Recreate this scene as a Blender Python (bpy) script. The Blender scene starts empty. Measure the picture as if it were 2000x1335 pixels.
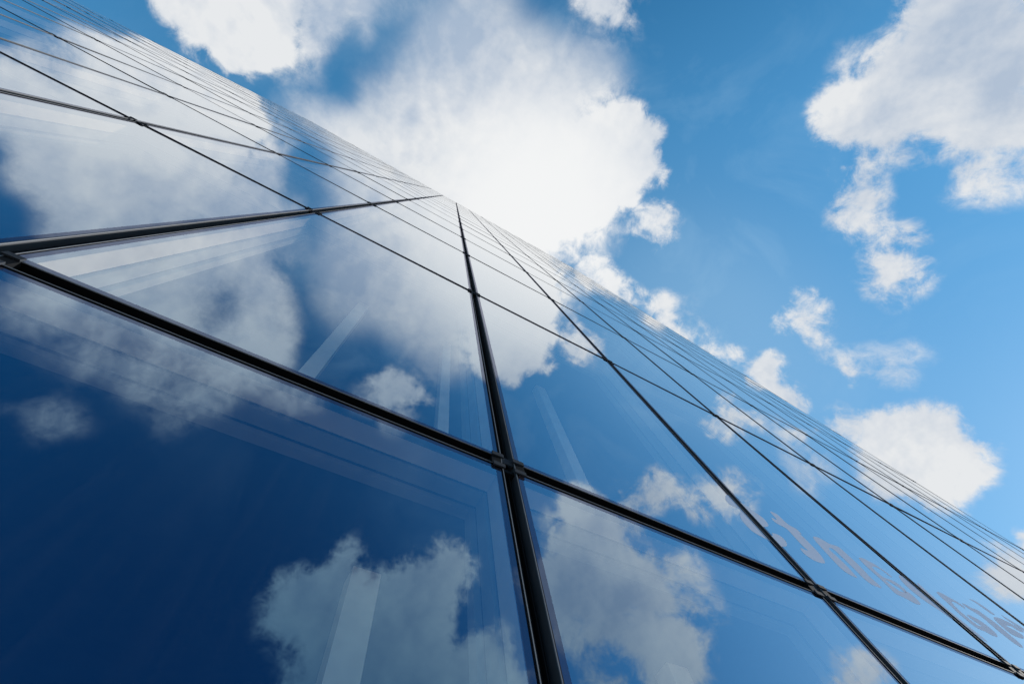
import bpy, bmesh, math, random
import numpy as np
from mathutils import Matrix, Vector
random.seed(4)
C = bpy.context.scene.collection

SKY_STR = 0.146; SKY_SAT = 1.55; SKY_HUE = 0.495; SKY_GAM = 0.5; SKY_TINT = (.70, .84, 1.0); EXPO = 1.35
GL_POW = (1.95, 1.75, 1.55); GL_F0 = (.035, .115, .20); GL_TINT = (.92, .95, .95); CL_AMP = 8; CL_SOFT = 0.8
# ------------------------------------------------------------ camera
EYE = 1.7
cam = bpy.data.cameras.new('camera'); co = bpy.data.objects.new('camera', cam); C.objects.link(co)
cam.sensor_width = 36; cam.lens = 15.55; cam.clip_start = 0.05; cam.clip_end = 20000
RT = (0.869137, -0.479175, -0.122446); DN = (0.423925, 0.849310, -0.314579); FW = (0.254733, 0.221504, 0.941301)
M = Matrix(((RT[0], -DN[0], -FW[0], 0), (RT[1], -DN[1], -FW[1], 0), (RT[2], -DN[2], -FW[2], EYE), (0, 0, 0, 1)))
co.matrix_world = M
bpy.context.scene.camera = co

# ------------------------------------------------------------ sky light, sun, exposure
SUN = Vector((0.9500, -0.1500, 0.2700)).normalized()
w = bpy.data.worlds.new('World'); bpy.context.scene.world = w; w.use_nodes = True
nt = w.node_tree; N = nt.nodes; K = nt.links
bg = N['Background']
st = N.new('ShaderNodeTexSky'); st.sky_type = 'NISHITA'; st.sun_disc = False
st.sun_elevation = math.asin(SUN.z); st.sun_rotation = math.atan2(SUN.x, SUN.y)
st.air_density = 1.0; st.dust_density = 0.1; st.ozone_density = 0.6
hs = N.new('ShaderNodeHueSaturation'); hs.inputs['Hue'].default_value = SKY_HUE; hs.inputs['Saturation'].default_value = SKY_SAT
# the clear sky is deepest blue low down in the quarter away from the sun
geo = N.new('ShaderNodeTexCoord'); dp = N.new('ShaderNodeVectorMath'); dp.operation = 'DOT_PRODUCT'
dp.inputs[1].default_value = Vector((-.35, -.85, .40)).normalized(); K.new(geo.outputs['Generated'], dp.inputs[0])
dr = N.new('ShaderNodeMapRange'); dr.interpolation_type = 'SMOOTHSTEP'; dr.inputs[1].default_value = .45; dr.inputs[2].default_value = .98
K.new(dp.outputs['Value'], dr.inputs[0])
dm = N.new('ShaderNodeMix'); dm.data_type = 'RGBA'; dm.blend_type = 'MULTIPLY'; K.new(dr.outputs[0], dm.inputs[0])
dm.inputs[7].default_value = (.06, .38, .52, 1)
gm = N.new('ShaderNodeGamma'); gm.inputs['Gamma'].default_value = SKY_GAM
K.new(st.outputs[0], gm.inputs[0]); tn = N.new('ShaderNodeVectorMath'); tn.operation = 'MULTIPLY'; tn.inputs[1].default_value = SKY_TINT
K.new(gm.outputs[0], tn.inputs[0]); K.new(tn.outputs[0], hs.inputs['Color']); K.new(hs.outputs[0], dm.inputs[6]); K.new(dm.outputs[2], bg.inputs[0])
bg.inputs[1].default_value = SKY_STR
w.cycles.sampling_method = 'MANUAL'; w.cycles.sample_map_resolution = 512
sl = bpy.data.lights.new('sun', 'SUN'); sl.energy = 2.0; sl.angle = math.radians(0.5); sl.color = (1, .96, .9)
so = bpy.data.objects.new('sun', sl); C.objects.link(so)
so.rotation_euler = SUN.to_track_quat('Z', 'Y').to_euler()
vs = bpy.context.scene.view_settings
vs.view_transform = 'Standard'; vs.look = 'None'; vs.exposure = EXPO; vs.gamma = 1.0
bpy.context.scene.cycles.transparent_max_bounces = 12

# ------------------------------------------------------------ helpers
def mat(name):
    m = bpy.data.materials.new(name); m.use_nodes = True
    nt = m.node_tree; nt.nodes.clear()
    out = nt.nodes.new('ShaderNodeOutputMaterial')
    return m, nt.nodes, nt.links, out
def metal(name, col, rough, metallic=0.0, spec=0.5):
    m, n, k, out = mat(name)
    b = n.new('ShaderNodeBsdfPrincipled'); b.inputs['Roughness'].default_value = rough; b.inputs['Metallic'].default_value = metallic; b.inputs['Specular IOR Level'].default_value = spec
    tc = n.new('ShaderNodeTexCoord'); nz = n.new('ShaderNodeTexNoise'); nz.inputs['Scale'].default_value = 7; nz.inputs['Detail'].default_value = 6
    k.new(tc.outputs['Object'], nz.inputs['Vector'])
    mx = n.new('ShaderNodeMix'); mx.data_type = 'RGBA'
    mx.inputs[6].default_value = (*[c * .75 for c in col], 1); mx.inputs[7].default_value = (*[min(1, c * 1.25) for c in col], 1)
    k.new(nz.outputs[0], mx.inputs[0]); k.new(mx.outputs[2], b.inputs['Base Color'])
    k.new(b.outputs[0], out.inputs[0])
    return m
class MB:
    def __init__(s): s.v = []; s.f = []; s.mi = []
    def box(s, x0, x1, y0, y1, z0, z1, mi=0):
        b = len(s.v)
        s.v += [(x0,y0,z0),(x1,y0,z0),(x1,y1,z0),(x0,y1,z0),(x0,y0,z1),(x1,y0,z1),(x1,y1,z1),(x0,y1,z1)]
        s.f += [(b,b+3,b+2,b+1),(b+4,b+5,b+6,b+7),(b,b+1,b+5,b+4),(b+1,b+2,b+6,b+5),(b+2,b+3,b+7,b+6),(b+3,b,b+4,b+7)]
        s.mi += [mi]*6
    def face(s, pts, mi=0):
        b = len(s.v); s.v += pts; s.f.append(tuple(range(b, b+len(pts)))); s.mi.append(mi)
    def build(s, name, mats, parent=None):
        me = bpy.data.meshes.new(name); me.from_pydata(s.v, [], s.f)
        for m in (mats if isinstance(mats, (list, tuple)) else [mats]): me.materials.append(m)
        me.polygons.foreach_set('material_index', s.mi); me.update()
        o = bpy.data.objects.new(name, me); C.objects.link(o)
        if parent: o.parent = parent
        return o
def tag(o, **kw):
    for k, v in kw.items(): o[k] = v
    return o

# ------------------------------------------------------------ materials
def glass_mat(name, frit=False, base=(.030, .030, .050), refl=(.40, .39, .45)):
    m, n, k, out = mat(name)
    lw = n.new('ShaderNodeLayerWeight'); lw.inputs['Blend'].default_value = 0.5
    # reflectance rises towards grazing, first in blue, last in red, as on solar-control coatings
    cc = n.new('ShaderNodeCombineColor')
    for c_ in range(3):
        pw = n.new('ShaderNodeMath'); pw.operation = 'POWER'; pw.inputs[1].default_value = GL_POW[c_]; k.new(lw.outputs['Facing'], pw.inputs[0])
        ma = n.new('ShaderNodeMath'); ma.operation = 'MULTIPLY_ADD'; ma.inputs[1].default_value = 1-GL_F0[c_]; ma.inputs[2].default_value = GL_F0[c_]
        k.new(pw.outputs[0], ma.inputs[0]); k.new(ma.outputs[0], cc.inputs[c_])
    class fr: outputs = [None, None, cc.outputs[0]]
    gl = n.new('ShaderNodeBsdfGlossy'); gl.inputs['Roughness'].default_value = 0.0
    tc = n.new('ShaderNodeTexCoord')
    nz = n.new('ShaderNodeTexNoise'); nz.inputs['Scale'].default_value = 0.9; nz.inputs['Detail'].default_value = 1.0
    k.new(tc.outputs['Object'], nz.inputs['Vector'])
    bp = n.new('ShaderNodeBump'); bp.inputs['Strength'].default_value = 1.0; bp.inputs['Distance'].default_value = 0.0016
    k.new(nz.outputs[0], bp.inputs['Height']); k.new(bp.outputs[0], gl.inputs['Normal'])
    k.new(fr.outputs[2], gl.inputs['Color'])
    iv = n.new('ShaderNodeMix'); iv.data_type = 'RGBA'; iv.blend_type = 'SUBTRACT'; iv.inputs[0].default_value = 1.0
    iv.inputs[6].default_value = (1, 1, 1, 1); k.new(fr.outputs[2], iv.inputs[7])
    ml = n.new('ShaderNodeMix'); ml.data_type = 'RGBA'; ml.blend_type = 'MULTIPLY'; ml.inputs[0].default_value = 1.0
    k.new(iv.outputs[2], ml.inputs[6])
    if frit:
        tr = n.new('ShaderNodeBsdfDiffuse'); ml.inputs[7].default_value = (*base, 1)
        sc = n.new('ShaderNodeMix'); sc.data_type = 'RGBA'; sc.blend_type = 'MULTIPLY'; sc.inputs[0].default_value = 1.0
        k.new(fr.outputs[2], sc.inputs[6]); sc.inputs[7].default_value = (*refl, 1)
        k.new(sc.outputs[2], gl.inputs['Color'])
    else:
        tr = n.new('ShaderNodeBsdfTransparent'); ml.inputs[7].default_value = (*GL_TINT, 1)
    k.new(ml.outputs[2], tr.inputs['Color'])
    ad = n.new('ShaderNodeAddShader'); k.new(gl.outputs[0], ad.inputs[0]); k.new(tr.outputs[0], ad.inputs[1])
    # dust and dried rain streaks
    mp = n.new('ShaderNodeMapping'); mp.inputs['Scale'].default_value = (14, 1, .9); k.new(tc.outputs['Object'], mp.inputs[0])
    d1 = n.new('ShaderNodeTexNoise'); d1.inputs['Scale'].default_value = 1.5; d1.inputs['Detail'].default_value = 8; d1.inputs['Roughness'].default_value = .65; k.new(mp.outputs[0], d1.inputs['Vector'])
    d2 = n.new('ShaderNodeMapRange'); d2.inputs[1].default_value = .5; d2.inputs[2].default_value = .8; d2.inputs[4].default_value = .014; k.new(d1.outputs[0], d2.inputs[0])
    dd = n.new('ShaderNodeBsdfDiffuse'); dd.inputs[0].default_value = (.5, .5, .5, 1); dms = n.new('ShaderNodeMixShader')
    k.new(d2.outputs[0], dms.inputs[0]); k.new(ad.outputs[0], dms.inputs[1]); k.new(dd.outputs[0], dms.inputs[2]); ad = dms
    k.new(ad.outputs[0], out.inputs[0])
    return m
GLASS = glass_mat('blue_coated_glass'); FRIT = glass_mat('glass_dark_edge', True)
BLACK = metal('black_aluminium', (.010, .011, .013), .8, 0, .08)
GREY = metal('dark_grey_aluminium', (.07, .075, .085), .75, 0, .12)
LIP = metal('bare_aluminium_lip', (.19, .20, .22), .7, 0, .2)
CLIP = metal('charcoal_clip', (.045, .05, .06), .8, 0, .08)
GASK = metal('rubber_gasket', (.008, .008, .009), .8, 0, .08)
INNER = metal('pale_inner_frame', (.90, .92, .94), .25)
INDARK = metal('dark_inner_frame', (.02, .025, .03), .5)
MID = metal('grey_inner_frame', (.34, .39, .44), .5)
POST = metal('white_painted_post', (.95, .96, .96), .18)
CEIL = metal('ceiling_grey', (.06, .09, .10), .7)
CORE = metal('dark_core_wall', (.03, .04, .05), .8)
VINYL, n, k, out = mat('pale_grey_vinyl')
b = n.new('ShaderNodeBsdfPrincipled'); b.inputs['Base Color'].default_value = (.56, .64, .80, 1); b.inputs['Roughness'].default_value = .9; b.inputs['Specular IOR Level'].default_value = 0
k.new(b.outputs[0], out.inputs[0])

# ------------------------------------------------------------ the clouds of the sky: outlines in degrees from the zenith
# (cover, blur of the outline in degrees, softness, outline); negative cover opens a gap
CLOUDS = [
(0.6, 0.76, 0.15, '14.6,0.5 17.9,-2.0 23.9,-1.8 29.0,-0.3 27.1,2.4 20.2,1.9'),
(0.6, 0.71, 0.15, '32.4,0.6 35.9,-0.1 40.3,1.0 40.7,2.7 36.7,2.4'),
(0.45, 0.99, 0.45, '43.7,-6.9 47.4,-6.0 48.6,-4.8 45.9,-4.2 43.9,-4.9'),
(0.45, 0.91, 0.45, '49.4,-6.8 51.0,-8.8 52.4,-7.1 51.0,-4.9'),
(0.75, 0.99, 0.15, '38.2,-21.0 40.9,-20.7 43.4,-20.0 44.4,-17.8 42.4,-17.2 39.7,-18.1'),
(0.93, 0.50, 0.15, '-32.0,-4.3 -31.1,-1.5 -30.4,-0.4 -29.1,-0.1 -28.1,0.9 -27.5,0.2 -26.8,-0.5 -25.8,-0.5 -25.0,0.3 -24.1,0.3 -22.9,-0.3 -22.1,-0.0 -21.9,-1.0 -21.5,-2.0 -20.7,-3.1 -20.4,-5.1 -21.6,-11.9 -27.1,-8.0'),
(0.85, 0.78, 0.7, '-23.1,-10.9 -20.7,-3.1 -19.1,-4.3 -17.6,-5.8 -17.6,-7.2 -17.2,-8.2 -16.1,-8.8 -15.0,-8.2 -14.7,-9.3 -14.9,-10.7 -14.0,-11.8 -12.7,-14.1 -13.6,-17.3'),
(0.4, 0.57, 0.7, '-31.1,-1.5 -28.9,0.2 -27.7,0.9 -28.9,1.5 -30.2,0.9'),
(0.4, 0.92, 0.7, '-21.3,-1.9 -17.5,-5.4 -16.4,-3.9 -16.3,-2.3 -19.7,-0.2'),
(1, 2.57, 1, '-11.1,3.7 -13.1,-1.9 -13.5,-6.3 -11.3,-9.5 -6.9,-13.0 -1.2,-16.3 3.9,-17.8 8.5,-18.9 11.5,-16.5 18.3,-7.3 15.6,3.0 1.2,3.5'),
(0.9, 1.71, 1, '-19.6,0.3 -16.1,-1.6 -13.0,-2.3 -9.8,-3.3 1.2,0.8 1.8,4.6 -7.8,4.4 -16.1,4.0'),
(-0.75, 0.71, 0.7, '-17.8,-7.1 -15.9,-8.3 -15.0,-7.2 -15.1,-4.8 -13.8,-3.0 -14.5,-2.2 -15.8,-3.2 -17.3,-5.0'),
(1, 0.61, 0.15, '10.4,-17.1 13.1,-18.2 16.0,-19.3 17.0,-18.5 17.0,-17.0 18.0,-15.7 19.4,-15.2 22.0,-14.3 21.7,-12.9 19.7,-12.8 20.3,-10.8 20.5,-9.5 18.0,-7.8 17.2,-5.6 16.5,-4.5 17.2,-2.7 15.9,-2.9 14.8,-1.0 14.3,0.7 10.4,4.3 2.3,2.9 3.9,-7.4'),
(0.72, 0.71, 0.15, '19.2,-8.8 22.7,-11.4 26.1,-11.8 25.8,-9.4 26.6,-8.1 25.2,-6.5 25.2,-5.5 23.6,-6.0 21.2,-6.1 20.0,-6.4'),
(-0.6, 0.61, 0.15, '17.4,-8.7 18.7,-9.2 19.9,-8.5 18.8,-7.2'),
(0.8, 0.56, 0.15, '0.4,-25.4 3.4,-22.9 5.0,-23.4 7.4,-23.3 10.0,-22.9 9.6,-24.4 7.6,-25.1 4.2,-27.4'),
(0.35, 0.94, 0.45, '7.2,-23.5 9.6,-24.2 10.9,-22.8 9.6,-22.4'),
(0.45, 1.31, 1, '-10.6,-19.1 -4.3,-22.8 -1.6,-19.2 2.3,-19.3 5.1,-21.8 8.9,-21.2 11.8,-19.0 0.0,-14.3 -7.4,-12.7'),
(0.95, 0.89, 0.15, '27.6,-37.7 29.4,-34.6 30.1,-34.0 30.1,-32.3 30.2,-31.0 29.6,-29.3 28.4,-28.7 28.3,-27.7 29.4,-26.4 29.9,-25.3 30.9,-24.7 31.7,-24.4 31.7,-23.3 33.9,-24.0 34.9,-23.9 33.9,-25.4 35.5,-25.6 37.2,-27.0 37.9,-28.3 39.2,-27.9 40.6,-27.3 42.6,-27.5 43.4,-27.1 44.7,-27.8 47.6,-29.5 41.7,-35.5 35.8,-40.6 31.9,-39.3'),
(-0.35, 0.95, 1, '32.8,-39.6 35.8,-40.6 41.6,-35.6 39.0,-35.0'),
(0.45, 1.00, 0.45, '26.8,-31.5 28.4,-31.8 29.0,-30.7 29.2,-29.1 28.1,-29.1 27.1,-30.3'),
(-0.55, 0.84, 0.15, '33.7,-26.1 34.9,-26.4 35.5,-25.8 34.9,-25.3'),
(0.5, 0.61, 0.7, '34.6,-24.3 37.2,-27.0 41.2,-27.1 42.8,-26.8 42.7,-26.0 40.2,-25.2 38.1,-23.9 37.5,-22.7'),
(-0.8, 0.78, 0.15, '37.7,-28.0 38.7,-28.2 39.9,-27.2 39.5,-26.5 38.6,-26.8'),
(0.95, 1.01, 0.15, '33.5,-24.3 35.7,-24.9 37.1,-23.3 39.1,-21.5 40.2,-20.9 40.9,-19.5 41.6,-18.3 40.4,-17.9 39.4,-17.3 38.9,-18.3 38.2,-19.7 37.1,-20.1 35.9,-21.5 33.8,-22.8'),
(0.4, 1.04, 0.45, '35.4,-19.6 36.1,-21.3 37.3,-19.9 37.0,-18.6'),
(0.72, 1.00, 0.15, '41.8,-19.3 42.1,-20.5 43.1,-19.8 44.0,-20.7 44.6,-21.0 47.4,-17.7 48.0,-15.6 48.7,-14.4 47.9,-13.5 47.0,-13.5 46.7,-14.0 46.2,-11.9 45.0,-12.5 43.9,-12.7 43.2,-13.0 44.2,-14.0 43.4,-15.2 41.9,-15.9 42.3,-17.4 42.2,-18.3'),
(-0.6, 0.54, 0.15, '43.8,-18.0 45.0,-18.9 45.8,-17.7 44.7,-17.0'),
(-0.6, 0.47, 0.15, '45.9,-14.9 46.7,-15.6 47.3,-14.5 46.8,-13.7'),
(0.9, 0.79, 0.15, '42.1,-27.6 46.8,-30.4 48.1,-29.0 45.2,-27.3 43.7,-26.5'),
(0.45, 0.91, 0.45, '43.9,-23.8 43.8,-25.7 43.7,-26.8 45.3,-27.6 48.1,-29.0 50.1,-26.8 47.1,-25.6 45.9,-24.1'),
(0.3, 0.59, 0.45, '32.8,-19.2 33.6,-20.3 34.2,-19.7 33.6,-18.9'),
(0.75, 0.63, 0.15, '40.2,-5.1 40.6,-7.0 39.3,-8.6 40.0,-9.3 41.1,-10.1 42.4,-9.0 44.3,-8.5 46.0,-7.5 46.6,-7.0 46.7,-5.5 44.4,-6.6 43.7,-5.6 42.6,-6.1 42.1,-5.0 41.0,-5.4'),
(0.85, 0.60, 0.15, '47.0,-2.8 46.8,-4.9 46.8,-6.3 47.6,-6.9 48.4,-6.1 49.6,-5.2 50.4,-5.1 49.1,-4.0 48.8,-2.8 47.4,-3.4'),
(0.4, 0.50, 0.45, '47.8,-6.7 48.2,-8.8 49.3,-8.6 48.8,-7.1'),
(0.5, 0.87, 0.45, '50.7,-8.9 51.5,-10.0 52.3,-11.1 53.0,-9.7 52.4,-8.6 53.4,-6.5 52.7,-6.6 51.8,-7.7 51.1,-7.4 51.4,-8.4'),
(0.35, 0.92, 0.45, '49.4,-6.5 50.3,-7.6 51.9,-5.3 51.2,-4.8'),
(0.3, 1.23, 0.45, '43.8,-4.5 46.7,-5.5 46.1,-7.3 47.7,-5.5 47.5,-3.2'),
(0.5, 0.92, 0.7, '16.2,0.8 18.8,-1.8 21.9,-2.1 23.8,-0.2 21.1,2.1'),
(0.85, 0.76, 0.15, '20.5,0.5 23.0,-0.3 26.1,0.7 27.1,2.4 22.0,3.8'),
(0.85, 0.74, 0.15, '27.0,1.1 28.0,-0.3 29.9,-1.8 31.2,0.0 30.6,1.1 33.0,0.6 35.0,1.6 35.3,3.4 31.0,3.0'),
(0.3, 1.01, 0.7, '29.9,-2.4 35.1,-2.6 36.4,-0.4 32.4,0.6'),
(0.7, 0.71, 0.15, '34.4,-0.7 35.2,-1.2 36.4,-0.9 36.3,1.1 35.0,1.4'),
(0.7, 0.69, 0.15, '37.6,0.4 38.9,0.1 38.5,-1.1 39.3,-1.5 39.9,0.2 40.1,1.7 39.2,1.8'),
(0.95, 0.66, 0.15, '40.4,1.1 41.3,-0.4 41.5,-1.7 41.7,-2.7 42.7,-2.4 42.9,-0.8 44.4,-0.1 45.6,0.5 45.8,1.6 47.7,2.1 48.1,3.8 45.0,4.1 41.4,2.9'),
(0.8, 0.96, 0.15, '48.9,1.3 49.6,0.0 50.7,-0.2 51.8,-1.3 52.7,-0.9 55.4,2.6 51.8,2.9 50.0,2.3'),
(1, 0.83, 0.15, '52.2,0.4 53.2,-3.0 53.6,-3.8 54.7,-5.4 56.1,-6.6 57.3,-6.8 58.0,-5.1 59.1,-4.8 60.9,-4.1 62.0,-2.5 62.4,-1.1 61.4,0.2 60.8,2.1 60.6,4.3 57.3,4.9 52.5,2.3'),
(-0.5, 0.49, 0.45, '53.4,2.0 54.2,1.6 54.7,2.3 54.1,2.7'),
(0.95, 0.43, 0.15, '65.1,3.2 65.2,2.0 65.9,-2.0 68.0,3.2 65.9,4.1'),
(0.9, 0.77, 0.7, '-36.2,-5.1 -34.6,-3.8 -31.6,-2.7 -30.5,-2.1 -16.6,-11.8 -21.2,-15.4 -25.4,-18.7 -32.6,-23.3 -33.9,-19.8 -35.2,-17.9 -35.7,-16.7 -36.2,-15.6 -36.9,-14.7 -38.4,-15.1 -39.7,-9.2 -37.5,-6.8 -35.8,-8.5'),
(-0.8, 0.90, 0.15, '-37.1,-4.5 -35.8,-4.1 -34.8,-5.7 -35.4,-7.2 -36.5,-7.0'),
(-0.6, 0.59, 0.7, '-36.5,-7.7 -35.5,-6.9 -34.8,-8.8 -35.9,-9.1'),
(-0.45, 0.66, 0.7, '-38.4,-15.3 -36.8,-14.6 -36.1,-15.5 -35.2,-16.9 -35.1,-19.4 -37.0,-20.5'),
(-0.25, 1.10, 1, '-37.5,-18.8 -34.4,-17.5 -31.4,-20.0 -31.6,-22.3 -35.7,-24.7'),
(0.85, 0.84, 0.7, '-33.4,-24.7 -29.1,-19.4 -23.4,-15.8 -16.9,-11.6 -14.7,-13.0 -14.5,-13.2 -14.4,-16.4 -11.0,-20.0 -10.3,-23.6 -8.0,-26.9 -10.9,-30.0 -16.6,-29.2 -26.0,-28.0 -31.1,-27.8'),
(-0.5, 0.87, 0.7, '-19.4,-23.1 -16.9,-20.1 -14.7,-22.9 -15.8,-26.5 -17.9,-26.1'),
(-0.6, 1.20, 0.15, '-12.5,-14.8 -15.5,-15.6 -14.1,-16.9 -11.4,-17.2'),
(-0.5, 1.37, 0.45, '-10.1,-20.3 -11.9,-21.7 -10.4,-23.7 -7.9,-23.9'),
(-0.45, 0.81, 0.7, '-22.0,-27.7 -18.3,-27.5 -17.8,-30.8 -21.7,-30.4'),
(-0.3, 0.66, 0.7, '-26.4,-20.3 -23.6,-20.1 -23.4,-21.8 -25.7,-22.3'),
(0.48, 1.10, 0.7, '-32.5,-27.3 -27.8,-27.1 -22.4,-26.7 -13.0,-27.9 -5.5,-28.9 -2.1,-30.2 -6.2,-32.6 -11.2,-31.9 -13.3,-34.0 -14.4,-36.1 -16.5,-37.7 -20.0,-36.0 -23.1,-34.7 -27.7,-32.8 -32.3,-31.2'),
(0.42, 0.76, 0.7, '-30.7,-36.6 -27.2,-37.2 -26.2,-35.5 -23.2,-37.5 -21.1,-37.8 -23.2,-40.2 -26.5,-39.4 -29.1,-39.5'),
(-0.4, 0.77, 0.7, '-30.6,-30.7 -27.2,-29.6 -25.4,-32.2 -29.1,-32.8'),
(-0.7, 0.93, 0.7, '-15.2,-12.3 -12.9,-11.7 -12.0,-14.5 -13.2,-15.1'),
(0.52, 1.00, 0.7, '-0.9,-27.8 1.2,-23.8 3.5,-23.7 11.7,-27.8 8.2,-29.3 1.3,-29.5'),
(0.45, 1.44, 0.45, '-4.7,-28.6 -3.8,-25.9 -2.7,-26.1 -2.3,-27.6'),
(0.92, 1.05, 0.15, '0.4,-49.1 0.5,-47.6 1.4,-46.7 3.3,-45.7 4.7,-44.8 5.4,-43.7 5.7,-42.6 6.7,-41.9 7.4,-42.6 7.7,-44.0 8.9,-44.0 10.3,-44.1 11.8,-45.0 12.9,-45.1 14.4,-42.8 15.6,-41.0 16.6,-38.8 18.3,-37.8 20.7,-38.2 22.3,-39.6 22.9,-41.5 21.8,-43.9 21.5,-44.8 23.5,-46.0 25.2,-45.3 25.7,-44.0 29.9,-42.5 34.9,-48.1 26.0,-52.3 17.0,-55.5 8.4,-57.8 6.9,-54.2 5.2,-52.9 2.2,-51.0'),
(-0.85, 0.56, 0.15, '21.8,-43.9 22.8,-42.4 24.5,-45.3 23.6,-45.9'),
(0.35, 0.90, 0.7, '-0.8,-48.9 1.5,-48.4 8.1,-55.6 5.5,-56.1 2.4,-53.6'),
(-0.5, 1.19, 0.45, '1.2,-48.8 2.3,-48.2 2.6,-49.3 1.7,-49.7'),
(0.92, 1.45, 0.15, '45.1,-29.1 46.0,-29.3 48.4,-30.4 49.7,-31.2 49.5,-33.7 51.1,-37.5 47.0,-40.5 43.5,-37.6 40.4,-38.6 37.2,-40.5 34.8,-40.4 34.1,-39.5'),
(0.6, 1.18, 0.15, '39.2,-45.7 39.1,-42.0 42.0,-39.5 44.2,-39.7 44.9,-42.0'),
(0.75, 0.80, 0.15, '59.4,-24.7 59.8,-23.0 60.5,-22.9 61.1,-21.4 61.6,-20.1 62.8,-21.0 63.7,-22.4 62.5,-26.7 59.7,-27.0'),
(0.45, 0.42, 0.45, '61.7,-19.4 62.1,-18.9 62.7,-20.1 62.3,-20.4'),
(0.8, 0.81, 0.15, '63.9,-7.6 64.1,-5.7 64.5,-3.5 67.4,-1.7 68.5,-4.5 66.5,-7.9 65.4,-8.7 64.6,-8.4'),
(0.6, 1.45, 1, '-12.6,-11.3 -4.5,-8.7 1.7,-16.1 -3.3,-19.9 -6.8,-18.8 -10.8,-16.6'),
]
# cloud shading put into the colour: darker, greyer stretches
SHADES = [
(0.5, 3.50, 0, '-2.6,-6.9 4.9,-11.7 12.3,-16.3 16.0,-14.0 11.1,-7.4 2.1,-4.4'),
(0.8, 2.32, 0, '-16.1,-10.4 -10.3,-16.8 -4.3,-22.8 8.9,-21.2 8.8,-13.2 -0.7,-8.3 -9.8,-3.3'),
(0.45, 1.13, 0, '-21.6,-11.9 -13.6,-17.3 -14.1,-8.1 -19.0,-3.9'),
(0.6, 1.56, 0, '25.9,-37.1 31.2,-39.0 35.8,-40.6 44.0,-33.2 39.5,-31.3 30.6,-33.8'),
(0.4, 1.28, 0, '31.3,-28.6 34.8,-29.6 38.1,-26.1 35.3,-24.1'),
(0.35, 3.04, 0, '3.3,-49.8 11.3,-47.6 19.8,-44.5 28.3,-40.6 32.3,-49.4 24.2,-53.0 16.1,-55.8 8.4,-57.8'),
(0.25, 2.10, 0, '33.4,-36.2 46.3,-27.5 50.4,-35.0 43.9,-39.8 36.7,-44.3'),
]
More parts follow.
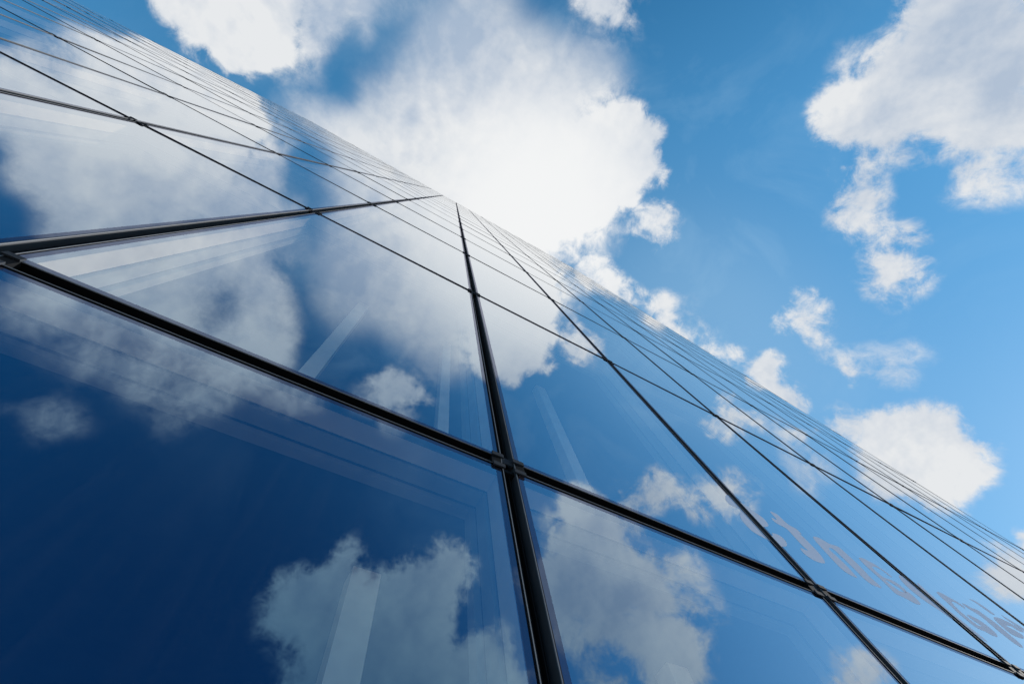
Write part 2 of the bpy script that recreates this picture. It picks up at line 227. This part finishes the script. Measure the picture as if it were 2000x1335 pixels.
# thin bright haze
HAZES = [
(0.26, 5.15, 0, '21.6,-5.6 34.0,-12.0 44.8,-7.7 52.2,-1.9 49.9,7.5 41.3,5.8 31.2,3.9 20.2,1.9'),
(0.06, 6.27, 0, '11.9,-11.8 22.4,-14.2 32.1,-16.3 40.7,-14.8 48.4,-13.2 55.1,-11.5 63.6,-6.1 67.5,2.6 70.4,11.0 66.2,10.8 61.2,10.5 55.0,10.0 47.6,9.4 39.8,8.8 30.9,8.1 21.3,7.1 11.3,6.1 11.7,-3.2'),
(0.15, 2.78, 0, '-20.0,-6.9 -13.7,-11.0 -6.8,-15.2 -1.0,-21.4 -2.3,-23.5 -9.1,-19.6 -15.5,-15.6 -21.5,-11.6'),
]
LETTERS = [
'2.772,4.317 2.684,4.211 2.669,4.168 2.684,4.147 2.756,4.151 2.775,4.137 2.747,4.102 2.678,4.029 2.652,3.966 2.653,3.911 2.662,3.867 2.727,3.848 2.784,3.846 2.835,3.813 2.910,3.835 2.981,3.867 3.038,3.920 3.054,3.982 3.018,3.998 2.936,3.978 2.934,3.955 2.894,3.925 2.880,3.950 2.872,4.009 2.925,4.027 3.000,4.070 3.031,4.121 3.038,4.179 2.987,4.211 2.935,4.258 2.883,4.291 2.832,4.311',
'3.279,4.382 3.274,4.264 3.243,4.253 3.193,4.259 3.170,4.205 3.201,4.181 3.282,4.179 3.282,4.139 3.271,4.061 3.260,3.988 3.284,3.951 3.249,3.940 3.181,3.943 3.150,3.883 3.174,3.846 3.230,3.828 3.342,3.854 3.382,3.886 3.425,3.956 3.440,4.029 3.442,4.094 3.444,4.162 3.432,4.191 3.470,4.187 3.472,4.215 3.473,4.258 3.409,4.258 3.383,4.282 3.384,4.341 3.385,4.380',
'3.651,4.247 3.614,4.200 3.595,4.132 3.576,4.040 3.557,3.947 3.552,3.880 3.585,3.853 3.644,3.846 3.694,3.857 3.698,3.899 3.718,3.959 3.725,4.023 3.719,4.084 3.712,4.133 3.749,4.171 3.818,4.186 3.816,4.122 3.818,4.046 3.804,3.949 3.793,3.870 3.837,3.840 3.964,3.855 3.973,3.898 3.958,3.957 3.986,4.034 3.999,4.102 3.999,4.174 4.000,4.249 3.991,4.280 3.912,4.265 3.847,4.249 3.809,4.268 3.762,4.281 3.707,4.271',
'4.190,4.245 4.157,4.195 4.141,4.122 4.149,4.043 4.146,3.975 4.131,3.911 4.119,3.862 4.210,3.863 4.285,3.848 4.336,3.842 4.424,3.864 4.467,3.912 4.472,3.966 4.456,4.002 4.296,3.931 4.238,3.965 4.224,4.014 4.244,4.040 4.323,4.024 4.369,3.991 4.365,3.942 4.466,4.012 4.447,4.060 4.398,4.087 4.263,4.059 4.246,4.097 4.245,4.148 4.274,4.179 4.377,4.210 4.430,4.189 4.444,4.142 4.486,4.138 4.487,4.184 4.453,4.218 4.419,4.253 4.347,4.260 4.299,4.273',
'4.716,4.256 4.608,4.148 4.579,4.068 4.598,4.001 4.635,3.948 4.709,3.918 4.740,3.874 4.763,3.845 4.856,3.861 4.885,3.830 4.913,3.801 4.926,3.740 4.974,3.697 4.999,3.745 4.977,3.813 4.961,3.897 4.948,3.962 4.950,4.028 4.969,4.103 4.967,4.166 4.996,4.229 4.991,4.271 4.925,4.211 4.907,4.172 4.833,4.180 4.822,4.229 4.809,4.272',
'5.227,4.253 5.180,4.177 5.167,4.090 5.128,4.017 5.124,3.950 5.123,3.893 5.155,3.868 5.266,3.877 5.316,3.857 5.423,3.867 5.519,3.930 5.537,3.981 5.535,4.028 5.487,4.057 5.395,4.066 5.301,4.045 5.302,3.991 5.363,3.947 5.265,3.928 5.241,3.967 5.244,4.028 5.253,4.073 5.287,4.134 5.316,4.172 5.410,4.205 5.464,4.183 5.492,4.146 5.563,4.207 5.514,4.238 5.422,4.256 5.351,4.280',
'5.602,4.256 5.596,4.204 5.650,4.181 5.715,4.149 5.705,4.083 5.680,3.997 5.681,3.927 5.706,3.872 5.795,3.869 5.887,3.936 5.890,4.007 5.921,4.095 5.924,4.172 5.881,4.212 5.883,4.265 5.743,4.243 5.704,4.264',
'6.035,4.443 6.144,4.424 6.168,4.352 6.193,4.312 6.295,4.331 6.304,4.380 6.267,4.433 6.198,4.470',
'6.079,4.247 6.008,4.164 5.974,4.073 5.999,4.037 6.195,4.059 6.347,4.131 6.323,4.169 6.237,4.178 6.151,4.186 6.363,4.239 6.387,4.200 6.508,4.207 6.608,4.255 6.494,4.304 6.343,4.308 6.215,4.291',
'6.534,4.421 6.632,4.371 6.748,4.321 6.698,4.266 6.608,4.255 6.557,4.308 6.505,4.362',
]
STEP = 0.2; LIM = 89.7
ax = np.arange(-LIM, LIM + 1e-6, STEP); n_ = len(ax)
QX, QY = np.meshgrid(ax, ax)
def blur1(m, s):
    s = s / STEP
    if s < .3: return m
    r = int(3*s) + 1; k = np.exp(-.5*(np.arange(-r, r+1)/s)**2); k /= k.sum()
    m = np.apply_along_axis(lambda v: np.convolve(v, k, 'same'), 0, m)
    return np.apply_along_axis(lambda v: np.convolve(v, k, 'same'), 1, m)
cover = np.zeros(QX.shape); soft = np.zeros(QX.shape); wsum = np.full(QX.shape, 1e-3); shade = np.zeros(QX.shape); haze = np.zeros(QX.shape)
# broad bends of the outlines
def smooth_noise(step, seed):
    rs = np.random.RandomState(seed); g = rs.randn(int(2*LIM/step)+4, int(2*LIM/step)+4)
    f = (QX+LIM)/step; h = (QY+LIM)/step; a = f.astype(int); b = h.astype(int); f = f-a; h = h-b
    f = f*f*(3-2*f); h = h*h*(3-2*h)
    return (g[b, a]*(1-f)+g[b, a+1]*f)*(1-h)+(g[b+1, a]*(1-f)+g[b+1, a+1]*f)*h
OCT = ((3.2, .50), (1.6, .46), (.8, .40), (.42, .26))
WX = sum(smooth_noise(st_, 10+i)*am for i, (st_, am) in enumerate(OCT)); WY = sum(smooth_noise(st_, 20+i)*am for i, (st_, am) in enumerate(OCT))
for layer, items in ((0, CLOUDS), (1, SHADES), (2, HAZES)):
  for a, s, sf, txt in items:
    p = [tuple(map(float, q.split(','))) for q in txt.split()]
    px = [q[0] for q in p]; py = [q[1] for q in p]
    pad = 3.5*s + 2
    i0 = max(0, int((min(py)-pad+LIM)/STEP)); i1 = min(n_, int((max(py)+pad+LIM)/STEP)+1)
    j0 = max(0, int((min(px)-pad+LIM)/STEP)); j1 = min(n_, int((max(px)+pad+LIM)/STEP)+1)
    X = (QX+WX)[i0:i1, j0:j1]; Y = (QY+WY)[i0:i1, j0:j1]
    if X.size == 0: continue
    acc = np.zeros(X.shape)
    for ox, oy in ((-.25,-.25),(.25,-.25),(-.25,.25),(.25,.25)):
        ins = np.zeros(X.shape, bool); XX = X + ox*STEP; YY = Y + oy*STEP
        for q in range(len(p)):
            (x1, y1), (x2, y2) = p[q], p[(q+1) % len(p)]
            if y1 == y2: continue
            ins ^= ((YY >= min(y1, y2)) & (YY < max(y1, y2))) & (XX < (x2-x1)*(YY-y1)/(y2-y1)+x1)
        acc += ins*.25
    bl = blur1(acc, s); m = bl*abs(a)
    if layer:
        t = (shade if layer == 1 else haze)[i0:i1, j0:j1]; t[:] = 1-(1-t)*(1-m); continue
    t = cover[i0:i1, j0:j1]
    if a < 0: t *= 1-m
    elif a < .7: t[:] = 1-(1-t)*(1-m)
    else: t[:] = np.maximum(t, m)
    ww = blur1(acc, s+.6)*(1 if a > 0 else .5) * (4 if sf < .3 else 1)
    soft[i0:i1, j0:j1] += ww*sf; wsum[i0:i1, j0:j1] += ww
soft = soft/wsum
TH = np.radians(np.hypot(QX, QY)); PH = np.arctan2(QY, QX)
RAD = 6000.0
V = np.stack([np.sin(TH)*np.cos(PH)*RAD, np.sin(TH)*np.sin(PH)*RAD, np.cos(TH)*RAD + EYE], -1).reshape(-1, 3)
ok = np.hypot(QX, QY) < 89.6
idx = np.arange(n_*n_).reshape(n_, n_)
qok = ok[:-1, :-1] & ok[1:, :-1] & ok[:-1, 1:] & ok[1:, 1:]
F = np.stack([idx[:-1, :-1][qok], idx[:-1, 1:][qok], idx[1:, 1:][qok], idx[1:, :-1][qok]], -1)
used = np.zeros(n_*n_, bool); used[F.ravel()] = True
remap = np.cumsum(used)-1; V = V[used]; F = remap[F]; pick = lambda a: a.reshape(-1)[used].astype(np.float32)
me = bpy.data.meshes.new('sky')
me.vertices.add(len(V)); me.vertices.foreach_set('co', V.astype(np.float32).ravel())
me.loops.add(F.size); me.loops.foreach_set('vertex_index', F[:, ::-1].astype(np.int32).ravel())
me.polygons.add(len(F)); me.polygons.foreach_set('loop_start', np.arange(0, F.size, 4, dtype=np.int32))
me.polygons.foreach_set('loop_total', np.full(len(F), 4, np.int32))
me.update(calc_edges=True)
for nm, ar in (('cloud_cover', cover), ('cloud_softness', soft), ('cloud_shade', shade), ('thin_haze', haze)):
    me.attributes.new(nm, 'FLOAT', 'POINT').data.foreach_set('value', pick(ar))
m, n, k, out = mat('sky_clouds')
def math_(op, a, b=None, c=None, clamp=False):
    x = n.new('ShaderNodeMath'); x.operation = op; x.use_clamp = clamp
    for i, v in enumerate((a, b, c)):
        if v is None: continue
        if isinstance(v, (int, float)): x.inputs[i].default_value = v
        else: k.new(v, x.inputs[i])
    return x.outputs[0]
def attr(nm):
    x = n.new('ShaderNodeAttribute'); x.attribute_name = nm; return x.outputs['Fac']
cv, sf, sd, hz = attr('cloud_cover'), attr('cloud_softness'), attr('cloud_shade'), attr('thin_haze')
tc = n.new('ShaderNodeTexCoord')
vn = n.new('ShaderNodeVectorMath'); vn.operation = 'SCALE'; vn.inputs['Scale'].default_value = 1/RAD
k.new(tc.outputs['Object'], vn.inputs[0])
def noise(scale, detail, rough, dist=0.0, off=0.0):
    z = n.new('ShaderNodeTexNoise'); z.inputs['Scale'].default_value = scale; z.inputs['Detail'].default_value = detail
    z.inputs['Roughness'].default_value = rough; z.inputs['Distortion'].default_value = dist
    a = n.new('ShaderNodeVectorMath'); a.operation = 'ADD'; a.inputs[1].default_value = (off, off*.7, off*1.3)
    k.new(vn.outputs[0], a.inputs[0]); k.new(a.outputs[0], z.inputs['Vector'])
    return z.outputs['Fac']
n1 = noise(11, 12, .64, .3); n2 = noise(32, 8, .66, .5, 3.1)
nn = math_('ADD', math_('MULTIPLY', math_('SUBTRACT', n1, .5), 1.2), math_('MULTIPLY', math_('SUBTRACT', n2, .5), .7))
crisp = math_('SUBTRACT', 1, sf)
amp = math_('MULTIPLY', math_('MULTIPLY', cv, math_('SUBTRACT', 1, cv)), math_('ADD', math_('MULTIPLY', crisp, CL_AMP), CL_SOFT))
dn = math_('ADD', cv, math_('MULTIPLY', nn, amp))
mr = n.new('ShaderNodeMapRange'); mr.interpolation_type = 'SMOOTHSTEP'
k.new(math_('SUBTRACT', .13, math_('MULTIPLY', sf, .13)), mr.inputs[1]); k.new(math_('ADD', .78, math_('MULTIPLY', sf, .24)), mr.inputs[2])
k.new(dn, mr.inputs[0]); alpha = mr.outputs[0]
# cloud body: sunlit white and bluish grey shade put into the emission colour
g1 = noise(3.2, 5, .5, .2, 7.7)
# painted light and shade of the billows: the same noise a little further towards the sun
tw = n.new('ShaderNodeVectorMath'); tw.operation = 'MULTIPLY_ADD'; tw.inputs[1].default_value = (.985, .985, .985); tw.inputs[2].default_value = SUN * .015
k.new(vn.outputs[0], tw.inputs[0]); vn0 = vn
vn = tw; n1b = noise(8, 5, .5, .1, 1.9); vn = vn0; n1a = noise(8, 5, .5, .1, 1.9)
relief = math_('SUBTRACT', n1a, n1b)
sh = math_('SUBTRACT', math_('ADD', math_('MULTIPLY', g1, .9), math_('ADD', math_('MULTIPLY', math_('SUBTRACT', n1, .5), .45), math_('MULTIPLY', relief, 1.2))), math_('MULTIPLY', sd, .30))
cr = n.new('ShaderNodeValToRGB'); k.new(sh, cr.inputs[0])
e = cr.color_ramp.elements
e[0].position = .10; e[0].color = (.44, .53, .66, 1); e[1].position = .52; e[1].color = (.80, .82, .84, 1)
# sun glow put into the big overhead cloud: colour whitens towards its middle
dt = n.new('ShaderNodeVectorMath'); dt.operation = 'DOT_PRODUCT'; dt.inputs[1].default_value = (0.18839, -0.04818, 0.98091)
k.new(vn.outputs[0], dt.inputs[0])
gr = n.new('ShaderNodeMapRange'); gr.interpolation_type = 'SMOOTHSTEP'
gr.inputs[1].default_value = .95; gr.inputs[2].default_value = 1.0; k.new(dt.outputs['Value'], gr.inputs[0])
gw = n.new('ShaderNodeMix'); gw.data_type = 'RGBA'; k.new(gr.outputs[0], gw.inputs[0]); k.new(cr.outputs[0], gw.inputs[6])
gw.inputs[7].default_value = (.90, .91, .915, 1)
em = n.new('ShaderNodeEmission'); k.new(gw.outputs[2], em.inputs[0]); em.inputs[1].default_value = 1.0 / 2**EXPO
tp = n.new('ShaderNodeBsdfTransparent'); ms = n.new('ShaderNodeMixShader')
hm = n.new('ShaderNodeMixShader'); he = n.new('ShaderNodeEmission'); he.inputs[0].default_value = (.55, .80, 1.0, 1); he.inputs[1].default_value = 0.9 / 2**EXPO
veil = n.new('ShaderNodeMapRange'); veil.inputs[1].default_value = .48; veil.inputs[2].default_value = .78; veil.inputs[4].default_value = .16
k.new(noise(4.5, 10, .6, 1.0, 5.3), veil.inputs[0])
near = n.new('ShaderNodeMapRange'); near.inputs[1].default_value = .62; near.inputs[2].default_value = .92; k.new(dt.outputs['Value'], near.inputs[0])
k.new(math_('ADD', hz, math_('MULTIPLY', veil.outputs[0], near.outputs[0]), clamp=True), hm.inputs[0]); k.new(tp.outputs[0], hm.inputs[1]); k.new(he.outputs[0], hm.inputs[2])
k.new(alpha, ms.inputs[0]); k.new(hm.outputs[0], ms.inputs[1]); k.new(em.outputs[0], ms.inputs[2]); k.new(ms.outputs[0], out.inputs[0])
m.cycles.emission_sampling = 'NONE'
me.materials.append(m)
sky = bpy.data.objects.new('sky', me); C.objects.link(sky); sky['kind'] = 'structure'
sky['label'] = 'blue daytime sky with broken white cumulus clouds'

# ------------------------------------------------------------ ground
mg, n, k, out = mat('paving')
b = n.new('ShaderNodeBsdfPrincipled'); b.inputs['Roughness'].default_value = .85
tc = n.new('ShaderNodeTexCoord'); br = n.new('ShaderNodeTexBrick'); br.inputs['Scale'].default_value = 1.0
br.inputs['Color1'].default_value = (.20, .20, .19, 1); br.inputs['Color2'].default_value = (.25, .245, .235, 1); br.inputs['Mortar'].default_value = (.10, .10, .10, 1)
k.new(tc.outputs['Object'], br.inputs['Vector']); k.new(br.outputs[0], b.inputs['Base Color']); k.new(b.outputs[0], out.inputs[0])
g = MB(); g.box(-5900, 5900, -5900, 5900, -0.5, 0.0)
tag(g.build('ground', mg), kind='structure')

# ------------------------------------------------------------ the glass building
D = 0.9503
US = [-20.55, -18.60, -16.65, -14.70, -12.73, -10.73] + [-8.770, -6.852, -5.116, -3.210, -1.327, 0.750, 2.842, 4.845, 6.944, 8.917, 10.926] + [12.93, 14.94, 16.95, 18.97, 21.0]
ZS = [0.05, EYE+1.758, EYE+5.557, EYE+9.406]
while len(ZS) < 20: ZS.append(ZS[-1] + 3.65)
TOP = ZS[-1]; L, R_ = US[0], US[-1]
tower = bpy.data.objects.new('glass_building', None); C.objects.link(tower); tower.location = (0, 0, 0)
tag(tower, label='tall blue glass building with thin dark frames seen steeply from below', category='building')
HW = 0.037       # half width of the joint between two window units
GD = 0.05        # how far the joint runs back behind the glass
for u in US:
    b = MB()
    for s in (-1, 1):
        x = u + s*HW
        b.box(*sorted((x, x - s*.0035)), D-.0045, D-.001, 0.05, TOP, 0)       # bright lip
        b.box(*sorted((x, x - s*.0035)), D-.001, D+GD, 0.05, TOP, 1)       # side of the joint
        b.box(*sorted((x, x + s*.005)), D-.0025, D+.01, 0.05, TOP, 2)            # gasket
    b.box(u-HW+.0035, u+HW-.0035, D+GD-.006, D+GD-.001, 0.05, TOP, 3)
    b.box(u-.013, u-.009, D+.022, D+GD-.006, 0.05, TOP, 3); b.box(u+.009, u+.013, D+.022, D+GD-.006, 0.05, TOP, 3)
    b.build('mullion', [LIP, GREY, GASK, BLACK], tower)
for z in ZS:
    b = MB()
    for a_, c_ in zip(US[:-1], US[1:]):
        x0, x1 = a_+HW+.0005, c_-HW-.0005
        for s in (-1, 1):
            y = z + s*HW
            b.box(x0, x1, D-.0042, D-.001, *sorted((y, y - s*.0032)), 0)
            b.box(x0, x1, D-.001, D+GD, *sorted((y, y - s*.0032)), 1)
            b.box(x0+.006, x1-.006, D-.0022, D+.01, *sorted((y, y + s*.005)), 2)
        b.box(x0, x1, D+GD-.007, D+GD-.002, z-HW+.0032, z+HW-.0032, 3)
    b.build('transom', [LIP, BLACK, GASK, BLACK], tower)
# clips at the crossings
def dist(x, z): return math.sqrt(x*x + D*D + (z-EYE)**2)
cross = sorted([(u, z) for u in US for z in ZS[1:]], key=lambda q: dist(*q))
def clip(b, u, z):
    for sx in (-1, 1):
        for sz in (-1, 1):
            xs = sorted((u + sx*(HW-.012), u + sx*(HW+.048))); zs = sorted((z + sz*(HW-.010), z + sz*(HW+.016)))
            b.box(xs[0], xs[1], D-.013, D-.0045, zs[0], zs[1], 0)
        xs = sorted((u + sx*(HW+.002), u + sx*(HW+.050)))
        b.box(xs[0], xs[1], D-.004, D+GD-.01, z-HW+.004, z+HW-.004, 1)
    b.box(u-HW+.004, u+HW-.004, D+.010, D+GD-.008, z-.050, z-.028, 1)
    b.box(u-HW+.004, u+HW-.004, D+.003, D+.009, z+.010, z+.055, 0)
for i, (u, z) in enumerate(cross[:100]):
    b = MB(); clip(b, u, z); o = b.build('corner_clip', [CLIP, BLACK], tower)
b = MB()
for u, z in cross[100:]: clip(b, u, z)
tag(b.build('corner_clip', [CLIP, BLACK], tower), kind='stuff')
# panes
FR = .028; G0 = HW + .005
cells = sorted([(i, j) for i in range(len(US)-1) for j in range(len(ZS)-1)],
               key=lambda q: dist(max(US[q[0]], min(0, US[q[0]+1])), max(ZS[q[1]], min(EYE, ZS[q[1]+1]))) * (1 + .0*q[0]))
TILT = {q: (random.gauss(0, .0014), random.gauss(0, .0014)) for q in cells}
def pane(b, i, j):
    x0, x1, z0, z1 = US[i]+G0, US[i+1]-G0, ZS[j]+G0, ZS[j+1]-G0
    tx, tz = TILT[i, j]
    cx, cz = (x0+x1)/2, (z0+z1)/2
    def P(x, z): return (x, D + (x-cx)*tx + (z-cz)*tz*.5, z)
    o = [(x0,z0),(x1,z0),(x1,z1),(x0,z1)]; q = [(x0+FR,z0+FR),(x1-FR,z0+FR),(x1-FR,z1-FR),(x0+FR,z1-FR)]
    b.face([P(*t) for t in q], 0)
    for t in range(4):
        s = (t+1) % 4
        b.face([P(*o[t]), P(*o[s]), P(*q[s]), P(*q[t])], 1)
        a1, a2 = P(*o[t]), P(*o[s])
        b.face([a2, a1, (a1[0], a1[1]+.024, a1[2]), (a2[0], a2[1]+.024, a2[2])], 1)
for i, j in cells[:100]:
    b = MB(); pane(b, i, j); b.build('glass_pane', [GLASS, FRIT], tower)
b = MB()
for i, j in cells[100:]: pane(b, i, j)
tag(b.build('glass_pane', [GLASS, FRIT], tower), kind='stuff')
# inner frames, floors and core behind the glass
ID = .30
STEPS = ((GD+.004, .150, .034, 0), (.150, .162, .030, 1), (.162, .235, .050, 2), (.235, .250, .044, 1), (.250, ID, .075, 2))
for u in US:
    b = MB()
    for y0, y1, hw, mi in STEPS: b.box(u-hw, u+hw, D+y0, D+y1, .05, TOP, mi)
    b.build('inner_mullion', [INNER, INDARK, MID], tower)
for z in ZS:
    b = MB()
    for a_, c_ in zip(US[:-1], US[1:]):
        for y0, y1, hw, mi in STEPS: b.box(a_+hw+.002, c_-hw-.002, D+y0+.0005, D+y1-.0015, z-hw+.002, z+hw-.002, mi)
    b.build('inner_transom', [INNER, INDARK, MID], tower)
for z in ZS[1:]:
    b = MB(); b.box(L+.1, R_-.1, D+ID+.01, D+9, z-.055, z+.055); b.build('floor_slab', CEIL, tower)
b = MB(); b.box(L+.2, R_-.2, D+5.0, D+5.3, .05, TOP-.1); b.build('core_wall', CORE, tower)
b = MB()
b.box(L-.04, L+.0-.0375-.006, D+.002, D+9.2, 0, TOP+.3); b.box(R_+.0375+.006, R_+.08, D+.002, D+9.2, 0, TOP+.3)
b.build('end_wall', GREY, tower)
b = MB(); b.box(L-.03, R_+.07, D+9.0, D+9.2, 0, TOP+.2); b.build('rear_wall', GREY, tower)
b = MB(); b.box(L-.03, R_+.07, D+.004, D+9.0, TOP+.05, TOP+.18); b.build('roof', GREY, tower)
# white posts standing inside behind the glass: x, y, width, storey
for x, y, wd, j in ((-.39, 1.68, .125, 1), (.735, 1.68, .10, 1), (2.15, 1.68, .14, 1), (.39, 1.68, .135, 0), (2.25, 1.68, .15, 0)):
    b = MB(); b.box(x-wd/2, x+wd/2, y, y+wd*.8, ZS[j]+.065, ZS[j+1]-.07); b.build('white_post', POST, tower)
# lettering stuck on the glass, seen in reverse
def cut(p, x, sg):
    o = []
    for a_, b_ in zip(p, p[1:]+p[:1]):
        ia, ib = (a_[0]-x)*sg > 0, (b_[0]-x)*sg > 0
        if ia: o.append(a_)
        if ia != ib:
            t_ = (x-a_[0])/(b_[0]-a_[0]); o.append((x, a_[1]+t_*(b_[1]-a_[1])))
    return o
for k_, txt in enumerate(LETTERS):
    p = [Vector(tuple(map(float, q.split(',')))) for q in txt.split()]
    for _ in range(2):
        p = [v for a_, c_ in zip(p, p[1:]+p[:1]) for v in (a_*.75+c_*.25, a_*.25+c_*.75)]
    bm = bmesh.new()
    for i, (u0, u1) in enumerate(zip(US[:-1], US[1:])):
        c_ = cut(cut([(q.x, q.y) for q in p], u0+G0+.001, 1), u1-G0-.001, -1)
        if len(c_) < 3 or max(q[0] for q in c_) - min(q[0] for q in c_) < .005: continue
        cx, cz = (u0+u1)/2, (ZS[1]+ZS[2])/2; tx, tz = TILT[i, 1]     # the film lies flush on its pane
        bmesh.ops.triangulate(bm, faces=[bm.faces.new([bm.verts.new((q[0], D-.0004+(q[0]-cx)*tx+(q[1]-cz)*tz*.5, q[1])) for q in c_])])
    me = bpy.data.meshes.new('letter'); bm.to_mesh(me); bm.free(); me.materials.append(VINYL)
    o = bpy.data.objects.new('letter', me); C.objects.link(o); o.parent = tower
